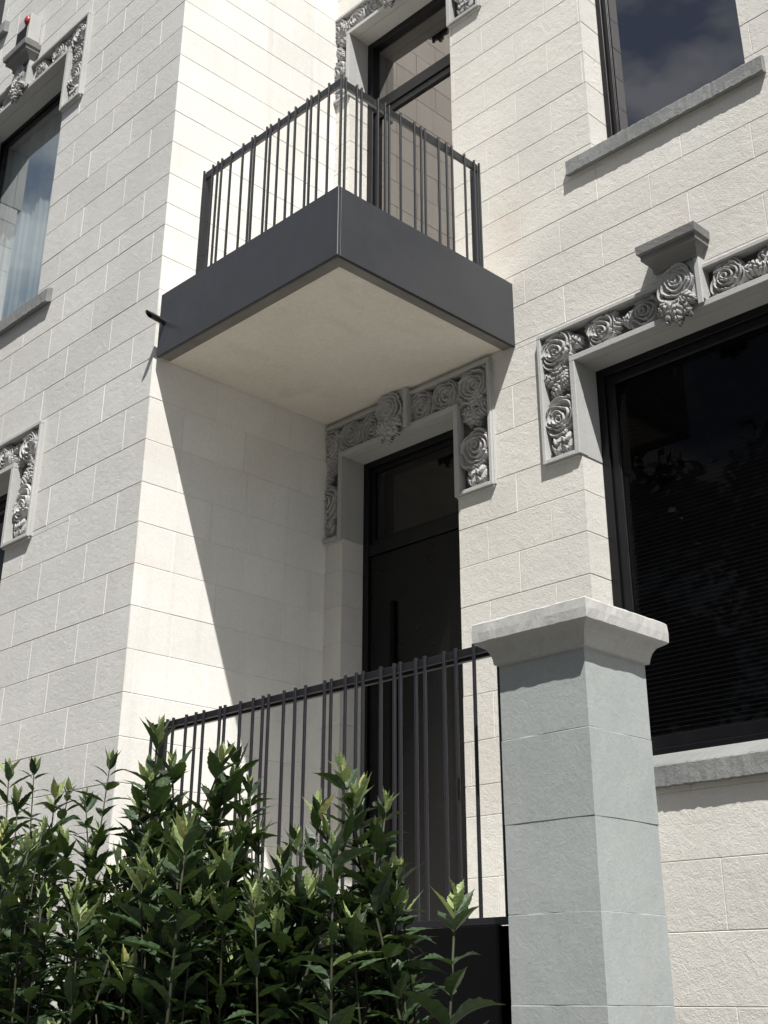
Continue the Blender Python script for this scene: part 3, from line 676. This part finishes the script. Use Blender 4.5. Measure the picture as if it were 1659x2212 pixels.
pillarblocks(); mbs.build('shaft', M_PIL, pil, fix=False)
cap = MB(); prof = [(-.002, -1.664), (.009, -1.661), (.011, -1.648), (.012, -1.645), (.016, -1.632), (.024, -1.620), (.037, -1.612), (.044, -1.608), (.048, -1.604), (.049, -1.580), (.048, -1.556), (.044, -1.552), (-.02, -1.545), (-.12, -1.542)]
loops = []; rn = random.Random(9)
for (o_, z) in prof:
    cs = [(PX0-o_, PYF-o_), (PX1+o_, PYF-o_), (PX1+o_, PYB+o_), (PX0-o_, PYB+o_)]; i = len(cap.v); nseg = 18
    for e in range(4):
        a_ = np.array(cs[e]); b_ = np.array(cs[(e+1) % 4])
        for t in range(nseg):
            q = a_+(b_-a_)*(t/nseg); j = .0011 if o_ > .03 else .0005; cap.v.append((q[0]+rn.uniform(-j, j), q[1]+rn.uniform(-j, j), z+rn.uniform(-j, j)))
    loops.append(i)
for i, j in zip(loops[:-1], loops[1:]):
    for k in range(72): cap.f.append((i+k, i+(k+1) % 72, j+(k+1) % 72, j+k))
cap.f.append(tuple(range(loops[-1], loops[-1]+72))); cap.build('cap', M_CAP, pil, fix=False)

# ---------------------------------------------------------------- alarm box over the left window
al = empty('alarm_box', (-1.58, -1.0, 2.65), label='white alarm box with slotted front and red lamp above the carved keystone, top left', cat='alarm box')
k = MB(); k.box(-1.67, -1.518, -1.076, -1.001, 2.668, 2.865, .004); k.build('housing', M_WHITEBOX, al)
k = MB()
for i in range(6): k.box(-1.66, -1.545, -1.0805, -1.0762, 2.678+i*.018, 2.687+i*.018)
k.build('grille', M_GRILLE, al)
k = MB(); nr = 8
for i in range(nr+1):
    th = i/nr*math.pi/2
    for j in range(16):
        a_ = 2*math.pi*j/16; k.v.append((-1.548+.024*math.cos(th)*math.cos(a_), -1.0766-.022*math.sin(th), 2.815+.034*math.cos(th)*math.sin(a_)))
for i in range(nr):
    for j in range(16): k.f.append((i*16+j, i*16+(j+1) % 16, (i+1)*16+(j+1) % 16, (i+1)*16+j))
k.build('lamp', M_RED, al, smooth=True)

# ---------------------------------------------------------------- street trees opposite (mirrored in the dark panes)
M_TREE = leafmat('tree_leaf', (0.016, 0.030, 0.012), (0.040, 0.065, 0.024), (0.08, 0.12, 0.02), 0.10)
for n_, (tx, ty, th, tr_) in enumerate([(-13.5, -8.6, 8.3, 3.0), (-9.2, -9.2, 9.0, 3.1), (-4.8, -8.7, 8.6, 3.0), (-0.5, -9.4, 8.9, 3.1), (4.4, -8.8, 7.6, 2.8), (9.0, -9.2, 8.0, 2.9)]):
    rn = random.Random(100+n_)
    e = empty('street_tree', (tx, ty, GZ), label=('farthest left', 'second from the left', 'third from the left', 'third from the right', 'second from the right', 'farthest right')[n_]+' leafy street tree across the road', cat='tree', group='street trees across the road')
    t_ = MB(); top = GZ+th
    t_.tube([(tx, ty, GZ), (tx+.05, ty, GZ+th*.25), (tx-.03, ty+.04, GZ+th*.5), (tx, ty, GZ+th*.8)], [.16, .13, .10, .04], 10)
    for q in range(7):
        a_ = q*2.4; z_ = GZ+th*(.3+.06*q); t_.tube([(tx, ty, z_), (tx+.9*math.cos(a_), ty+.9*math.sin(a_), z_+.7), (tx+1.8*math.cos(a_), ty+1.8*math.sin(a_), z_+1.3)], [.07, .045, .02], 6)
    t_.build('trunk', M_BARK, e, smooth=True, fix=False)
    c_ = MB(); cl = []
    for q in range(46):
        u = rn.uniform(-1, 1); a_ = rn.uniform(0, 6.28); rr_ = rn.uniform(.35, 1.0); w_ = math.sqrt(1-u*u)
        cl.append((tx+tr_*rr_*w_*math.cos(a_), ty+tr_*rr_*w_*math.sin(a_)*.8, GZ+th*.62+th*.36*rr_*u, rn.uniform(.45, .85)))
    for (x, y, z, R_) in cl:
        for q in range(230):
            v_ = np.array([rn.gauss(0, 1) for _ in range(3)]); v_ = v_/np.linalg.norm(v_)*R_*rn.uniform(.5, 1.05)
            p = np.array([x, y, z])+v_; a1 = np.array([rn.gauss(0, 1) for _ in range(3)]); a1 /= np.linalg.norm(a1); a2 = np.cross(a1, (rn.gauss(0, 1), rn.gauss(0, 1), rn.gauss(0, 1))); a2 /= np.linalg.norm(a2)
            h_ = rn.uniform(.07, .13); c_.quad(tuple(p-a1*h_), tuple(p+a2*h_*.45), tuple(p+a1*h_), tuple(p-a2*h_*.45)); c_.a += [0, 0, 0, 0]
    c_.build('crown', M_TREE, e, fix=False)

#FOLIAGE
# ---------------------------------------------------------------- shrubs
TIPS = {
 'left': [(1.814,-2.398,-2.062),(1.803,-2.340,-2.049),(1.906,-2.348,-2.114),(1.791,-2.252,-2.081),(1.898,-2.280,-2.111),(1.951,-2.447,-2.136),(1.822,-2.445,-2.098),(2.128,-2.378,-2.085),(2.014,-2.422,-2.193),(2.124,-2.385,-2.199),(2.007,-2.499,-2.207),(1.851,-2.384,-2.331),(1.705,-2.378,-2.450),(1.438,-2.277,-2.531),(2.185,-2.700,-2.355),(2.317,-2.648,-2.283),(1.861,-2.303,-2.195),(2.099,-2.307,-2.499),(1.932,-2.384,-2.491),(1.564,-2.341,-2.241),(1.724,-2.421,-2.173),(1.974,-2.455,-2.358),(2.195,-2.558,-2.426),(1.654,-2.259,-2.214),(1.721,-2.293,-2.269),(1.797,-2.340,-2.226),(2.343,-2.548,-2.316),(2.077,-2.584,-2.370),(1.594,-2.222,-2.417),(1.609,-2.209,-2.518),(2.007,-2.569,-2.509),(2.162,-2.454,-2.504),(1.918,-2.585,-2.252),(2.008,-2.595,-2.236),(1.601,-2.428,-2.149),(2.261,-2.477,-2.546),(1.970,-2.239,-2.453),(2.175,-2.521,-2.211),(1.742,-2.315,-2.288),(2.108,-2.541,-2.330),(1.886,-2.381,-2.289),(2.169,-2.661,-2.472),(2.339,-2.628,-2.250),(2.009,-2.497,-2.198),(1.993,-2.299,-2.435),(1.777,-2.134,-2.377),(1.556,-2.165,-2.490),(1.707,-2.133,-2.529),(2.116,-2.397,-2.239),(2.157,-2.661,-2.449),(1.711,-2.028,-2.560),(2.265,-2.546,-2.345),(2.082,-2.466,-2.399),(2.302,-2.489,-2.414),(1.998,-2.420,-2.227),(1.721,-2.250,-2.410),(1.787,-2.412,-2.288),(1.746,-2.506,-2.213),(1.908,-2.510,-2.192),(1.734,-2.335,-2.210),(1.847,-2.468,-2.509),(1.558,-2.388,-2.393),(1.776,-2.349,-2.304),(2.326,-2.476,-2.289),(1.757,-2.233,-2.498),(1.889,-2.171,-2.572),(1.657,-2.433,-2.360),(2.322,-2.593,-2.322),(2.259,-2.607,-2.312),(1.898,-2.325,-2.489),(1.677,-2.392,-2.356),(2.076,-2.600,-2.495),(2.005,-2.238,-2.370),(1.960,-2.276,-2.280),(2.229,-2.516,-2.235),(1.711,-2.468,-2.196),(1.829,-2.137,-2.527),(1.458,-2.278,-2.535),(1.885,-2.480,-2.490),(1.938,-2.268,-2.273),(2.078,-2.651,-2.218),(2.252,-2.447,-2.366),(1.759,-2.150,-2.453),(1.694,-2.430,-2.184),(1.683,-2.078,-2.412),(1.841,-2.231,-2.368),(2.171,-2.611,-2.477),(1.892,-2.497,-2.354),(1.795,-2.474,-2.223),(1.742,-2.438,-2.247),(2.106,-2.357,-2.448),(1.830,-2.424,-2.411),(1.723,-2.174,-2.300),(2.132,-2.381,-2.320),(2.045,-2.310,-2.261),(1.654,-2.396,-2.333),(1.756,-2.453,-2.182),(1.780,-2.370,-2.427),(1.828,-2.326,-2.212),(1.841,-2.196,-2.553),(1.949,-2.216,-2.235),(2.119,-2.520,-2.314),(1.681,-2.352,-2.380),(2.016,-2.499,-2.208),(2.144,-2.623,-2.254),(1.884,-2.343,-2.403),(2.162,-2.537,-2.242),(2.047,-2.489,-2.437),(1.637,-2.161,-2.489),(1.703,-2.127,-2.363),(1.950,-2.594,-2.321),(2.095,-2.557,-2.242),(1.932,-2.338,-2.478),(1.531,-2.378,-2.448),(2.307,-2.429,-2.521),(2.332,-2.555,-2.319),(1.863,-2.269,-2.334),(2.296,-2.479,-2.437),(1.742,-2.096,-2.331),(2.209,-2.407,-2.445),(2.208,-2.394,-2.430),(2.054,-2.471,-2.421),(2.276,-2.484,-2.484),(1.833,-2.436,-2.195),(2.277,-2.601,-2.249),(1.825,-2.151,-2.202),(2.374,-2.562,-2.351),(1.702,-2.051,-2.436),(1.991,-2.615,-2.278),(1.834,-2.313,-2.344),(2.067,-2.350,-2.527),(1.832,-2.396,-2.495),(2.141,-2.435,-2.501),(1.547,-2.188,-2.541),(2.106,-2.453,-2.365)],
 'mid': [(2.312,-2.380,-2.108),(2.272,-2.397,-2.120),(2.318,-2.397,-2.168),(2.226,-2.380,-2.168),(2.315,-2.362,-2.178),(2.419,-2.341,-2.144),(2.383,-2.340,-2.154),(2.429,-2.312,-2.149),(2.330,-2.398,-2.218),(2.430,-2.327,-2.220),(2.330,-2.422,-2.064),(2.241,-2.277,-2.181),(2.430,-2.365,-2.114),(2.404,-2.321,-2.103),(2.212,-2.365,-2.212),(2.337,-2.365,-2.257),(2.433,-2.293,-2.218),(2.312,-2.299,-2.157),(2.121,-2.283,-2.120),(2.307,-2.222,-2.164),(1.969,-2.180,-2.379),(2.171,-2.308,-2.355),(2.484,-2.361,-2.408),(2.040,-2.222,-2.324),(2.240,-2.303,-2.381),(2.440,-2.321,-2.364),(2.488,-2.318,-2.363),(2.401,-2.315,-2.445),(2.396,-2.311,-2.243),(2.113,-2.093,-2.197),(2.337,-2.303,-2.299),(2.512,-2.433,-2.331),(2.196,-2.081,-2.324),(2.484,-2.420,-2.292),(2.173,-2.207,-2.466),(2.390,-2.375,-2.238),(2.501,-2.339,-2.438),(2.524,-2.342,-2.569),(2.202,-2.160,-2.327),(2.029,-2.119,-2.414),(2.282,-2.237,-2.299),(2.272,-2.252,-2.211),(2.392,-2.469,-2.491),(2.155,-2.293,-2.245),(2.006,-2.160,-2.358),(2.520,-2.374,-2.315),(2.496,-2.441,-2.299),(2.014,-2.157,-2.453),(2.084,-2.229,-2.251),(2.423,-2.259,-2.439),(2.077,-2.268,-2.215),(2.253,-2.209,-2.318),(2.046,-2.006,-2.476),(2.368,-2.245,-2.307),(2.331,-2.276,-2.434),(1.970,-2.177,-2.404),(2.239,-2.178,-2.255),(2.247,-2.274,-2.432),(2.046,-2.163,-2.407),(2.275,-2.149,-2.571),(2.163,-2.251,-2.252),(2.141,-2.108,-2.339),(2.359,-2.360,-2.282),(2.296,-2.304,-2.243),(2.489,-2.496,-2.381),(2.348,-2.223,-2.281),(1.935,-2.165,-2.488),(2.412,-2.471,-2.303),(2.451,-2.361,-2.497),(2.259,-2.398,-2.333),(2.448,-2.456,-2.252),(2.284,-2.225,-2.390),(2.217,-2.296,-2.424),(2.571,-2.408,-2.325),(2.434,-2.449,-2.367),(2.209,-2.292,-2.303),(2.092,-2.222,-2.171),(2.274,-2.225,-2.305),(2.021,-2.148,-2.519),(2.341,-2.435,-2.233),(2.442,-2.343,-2.393),(2.297,-2.207,-2.391),(2.052,-1.955,-2.512),(2.155,-2.241,-2.509),(2.259,-2.374,-2.251),(2.121,-2.135,-2.184),(2.189,-2.235,-2.254),(2.313,-2.380,-2.519),(2.083,-2.175,-2.499),(1.985,-2.158,-2.542),(2.274,-2.258,-2.219),(2.479,-2.536,-2.300),(2.327,-2.371,-2.227),(2.449,-2.323,-2.370),(2.155,-2.183,-2.298),(1.953,-2.070,-2.531),(2.200,-2.230,-2.364),(2.398,-2.493,-2.419),(2.520,-2.499,-2.245),(2.252,-2.153,-2.402),(2.429,-2.342,-2.441),(2.049,-2.274,-2.278),(2.209,-2.113,-2.323),(2.529,-2.364,-2.353),(2.271,-2.390,-2.480),(2.178,-2.228,-2.221),(2.214,-2.291,-2.344),(2.283,-2.328,-2.429),(2.121,-2.248,-2.334),(2.329,-2.174,-2.566),(2.487,-2.419,-2.488),(2.244,-2.272,-2.451),(2.499,-2.530,-2.282),(2.378,-2.399,-2.346),(2.380,-2.286,-2.526),(2.159,-2.244,-2.211),(2.117,-2.251,-2.527),(2.121,-2.226,-2.207),(2.539,-2.486,-2.343),(2.392,-2.332,-2.281),(2.373,-2.389,-2.279),(2.414,-2.258,-2.321),(2.111,-2.304,-2.370),(2.419,-2.322,-2.252),(2.041,-2.165,-2.434),(2.203,-2.195,-2.220),(2.170,-2.287,-2.209),(2.553,-2.448,-2.277),(2.002,-2.207,-2.218),(2.395,-2.380,-2.364),(2.171,-2.182,-2.206),(2.412,-2.373,-2.459),(2.551,-2.516,-2.250),(2.256,-2.182,-2.296),(2.316,-2.417,-2.255),(2.305,-2.314,-2.237)],
 'right': [(2.611,-2.267,-2.198),(2.592,-2.295,-2.231),(2.642,-2.240,-2.237),(2.646,-2.219,-2.288),(2.638,-2.187,-2.324),(2.633,-2.178,-2.392),(2.638,-2.220,-2.369),(2.611,-2.141,-2.435),(2.511,-2.284,-2.230),(2.589,-2.266,-2.138),(2.638,-2.269,-2.177),(2.659,-2.237,-2.191),(2.471,-2.202,-2.178),(2.680,-2.234,-2.284),(2.527,-2.322,-2.268),(2.575,-2.198,-2.262),(2.661,-2.344,-2.266),(2.657,-2.221,-2.339),(2.510,-2.256,-2.317),(2.224,-1.752,-2.752),(2.658,-2.231,-2.559),(2.669,-2.220,-2.454),(2.517,-2.296,-2.327),(2.217,-1.985,-2.347),(2.428,-2.002,-2.441),(2.615,-2.280,-2.332),(2.522,-2.146,-2.541),(2.513,-2.329,-2.309),(2.294,-1.947,-2.613),(2.174,-2.017,-2.496),(2.370,-1.996,-2.381),(2.430,-2.067,-2.563),(2.294,-2.060,-2.562),(2.298,-1.831,-2.679),(2.346,-2.159,-2.291),(2.447,-2.078,-2.486),(2.372,-2.024,-2.363),(2.451,-2.072,-2.571),(2.396,-2.226,-2.576),(2.663,-2.212,-2.474),(2.593,-2.331,-2.314),(2.481,-2.308,-2.328),(2.536,-2.271,-2.563),(2.600,-2.198,-2.513),(2.343,-2.095,-2.590),(2.269,-2.010,-2.468),(2.320,-1.873,-2.493),(2.493,-2.234,-2.331),(2.578,-2.321,-2.335),(2.623,-2.205,-2.338),(2.506,-2.194,-2.554),(2.343,-2.038,-2.590),(2.509,-2.070,-2.461),(2.379,-2.128,-2.444),(2.558,-2.312,-2.314),(2.375,-2.203,-2.309),(2.227,-1.935,-2.448),(2.542,-2.174,-2.374),(2.242,-1.863,-2.333),(2.587,-2.232,-2.326),(2.567,-2.366,-2.357),(2.270,-1.998,-2.382),(2.570,-2.189,-2.593),(2.599,-2.141,-2.650),(2.395,-2.182,-2.373),(2.179,-1.947,-2.499),(2.377,-2.146,-2.541),(2.292,-1.940,-2.573),(2.377,-2.158,-2.523),(2.458,-2.281,-2.304),(2.512,-2.100,-2.500),(2.291,-1.822,-2.588),(2.563,-2.357,-2.353),(2.337,-1.988,-2.530),(2.509,-2.293,-2.341),(2.225,-1.775,-2.661),(2.513,-2.127,-2.414),(2.186,-1.811,-2.618),(2.523,-2.165,-2.351),(2.209,-1.982,-2.434),(2.675,-2.321,-2.366),(2.303,-1.869,-2.506),(2.411,-2.054,-2.302),(2.204,-1.942,-2.477),(2.149,-1.915,-2.554),(2.433,-2.008,-2.496),(2.339,-2.183,-2.523),(2.624,-2.164,-2.475),(2.591,-2.152,-2.341),(2.475,-2.060,-2.551),(2.562,-2.103,-2.562),(2.301,-2.061,-2.501),(2.544,-2.258,-2.311),(2.386,-2.227,-2.301),(2.301,-1.998,-2.337),(2.406,-2.129,-2.326),(2.622,-2.316,-2.469),(2.560,-2.099,-2.614),(2.342,-1.933,-2.464),(2.594,-2.285,-2.449),(2.380,-2.160,-2.544),(2.302,-2.071,-2.482),(2.501,-2.134,-2.446),(2.354,-1.896,-2.513),(2.222,-1.953,-2.303),(2.221,-1.856,-2.633),(2.315,-2.141,-2.380),(2.570,-2.299,-2.308)],
 'sprig': [(2.760,-2.201,-2.329)],
}

def leaf_template(nr=11):
    cols = [-1, -.55, -.09, 0, .09, .55, 1]; v = []; a = []; f = []
    for i in range(nr+1):
        u = i/nr; w = (math.sin(math.pi*u**0.72)**1.05)*0.5
        ser = 1+(0.07 if i % 2 else -0.05)
        if i in (0, nr): w = 0.012
        for c in cols:
            x = u-abs(c)*0.05*(1 if i < nr else 0)+(0.03*abs(c) if i % 2 else 0)
            v.append((x, c*w*(ser if abs(c) == 1 else 1), 0.0)); a.append(0.85 if c == 0 else (0.30 if i % 2 and abs(c) > .1 else 0.0))
    n = len(cols)
    for i in range(nr):
        for j in range(n-1): f.append((i*n+j, (i+1)*n+j, (i+1)*n+j+1, i*n+j+1))
    return np.array(v), a, f
LT_V, LT_A, LT_F = leaf_template()
def add_leaf(mb, base, d, up, L, Wd, fold, curl, twist):
    d = d/np.linalg.norm(d); s_ = np.cross(up, d); s_ /= np.linalg.norm(s_)+1e-9; n = np.cross(d, s_)
    s2 = s_*math.cos(twist)+n*math.sin(twist); n2 = np.cross(d, s2)
    v = LT_V; u = v[:, 0]*L; w = v[:, 1]*Wd
    # petiole then blade bending down
    th = curl*v[:, 0]; cx_ = u*np.cos(th*0.5); cz = -u*np.sin(th*0.5)
    h = np.abs(w)*fold+0.02*L*np.sin(v[:, 0]*22)*np.abs(v[:, 1])
    P = base+cx_[:, None]*d+cz[:, None]*n2+w[:, None]*s2+h[:, None]*n2
    i = len(mb.v); mb.v.extend(map(tuple, P)); mb.a.extend(LT_A); mb.f.extend(tuple(i+k for k in q) for q in LT_F)
def shoot(tip, stems, leaves, young, rn, size=1.0, length=None, sparse=False):
    tip = np.array(tip); ln = length or max(0.35, min(1.1, tip[2]-GZ-0.02))
    lean = np.array([rn.gauss(0, .07), rn.gauss(0, .07), 0])*1.6+(np.array([.24, .245, 0]) if sparse else 0); base = tip-np.array([0, 0, ln])-lean*ln
    bend = np.array([rn.gauss(0, .02), rn.gauss(0, .02), 0])
    def pos(t):     # t distance from tip
        k = 1-t/ln; return base+(tip-base)*k+bend*math.sin(math.pi*k)
    N = 9; pts = [pos(ln*(1-i/(N-1))) for i in range(N)]
    rr = [.0042*size*(1-.72*i/(N-1)) for i in range(N)]
    stems.tube(pts, rr, 6)
    ax = rn.uniform(0, math.pi); t = 0.004; k = 0; maxd = min(ln*.95, (.60 if not sparse else .44))
    while t < maxd:
        p = pos(t); dirv = pos(max(t-.01, 0))-pos(t+.01); dirv /= np.linalg.norm(dirv)
        g = min(1.0, .40+k*.17) if k < 5 else 1.0
        L = size*.053*g*rn.uniform(.68, 1.22)
        elev = (1.2, 1.08, .92, .78, .66)[k] if k < 5 else rn.uniform(.2, .95)
        for s_ in (0, 1):
            if k > 6 and rn.random() < .12: continue
            az = ax+s_*math.pi+rn.gauss(0, .22)
            h = np.array([math.cos(az), math.sin(az), 0]); el = elev+rn.gauss(0, .13)
            d = h*math.cos(el)+dirv*math.sin(el)
            tgt = young if k < 3 and rn.random() < (.95, .8, .35)[k] else leaves
            add_leaf(tgt, p+d*.004, d, np.array([0, 0, 1.0])+dirv*.3, L, L*(rn.uniform(.30, .43) if not sparse else rn.uniform(.5, .6)), rn.uniform(.15, .55), rn.uniform(.1, .9) if k > 2 else rn.uniform(-.3, .2), rn.gauss(0, .25))
        ax += math.pi/2+rn.gauss(0, .12); t += (.010 if k < 3 else (.024 if not sparse else .031))*rn.uniform(.8, 1.2)*size; k += 1
for key, lab in (('left', 'dense dark green shrub filling the bottom left corner against the front wall'),
                 ('mid', 'tallest shrub with upright leafy shoots rising over the left end of the railing'),
                 ('right', 'broad-leaved shrub with pale young shoots in front of the black door'),
                 ('sprig', 'single thin sprig with few leaves beside the grey pillar')):
    T = TIPS[key]; rn = random.Random(len(key)*31)
    cxm = sum(t[0] for t in T)/len(T); cym = sum(t[1] for t in T)/len(T)
    e = empty('shrub', (cxm, cym, GZ), label=lab, cat='shrub', group='leafy shrubs along the foot of the building')
    a_, b_, c_ = MB(), MB(), MB()
    for k, t in enumerate(T):
        sz = rn.uniform(.85, 1.15)*{'left': 1.0, 'mid': 1.12, 'right': 1.15}.get(key, 1)
        shoot(t, a_, b_, c_, rn, sz if key != 'sprig' else 1.4, sparse=(key == 'sprig'))
    a_.build('stem', M_STEM, e, smooth=True, fix=False); b_.build('foliage', M_LEAF, e, smooth=True, fix=False); c_.build('young_foliage', M_TIP, e, smooth=True, fix=False)
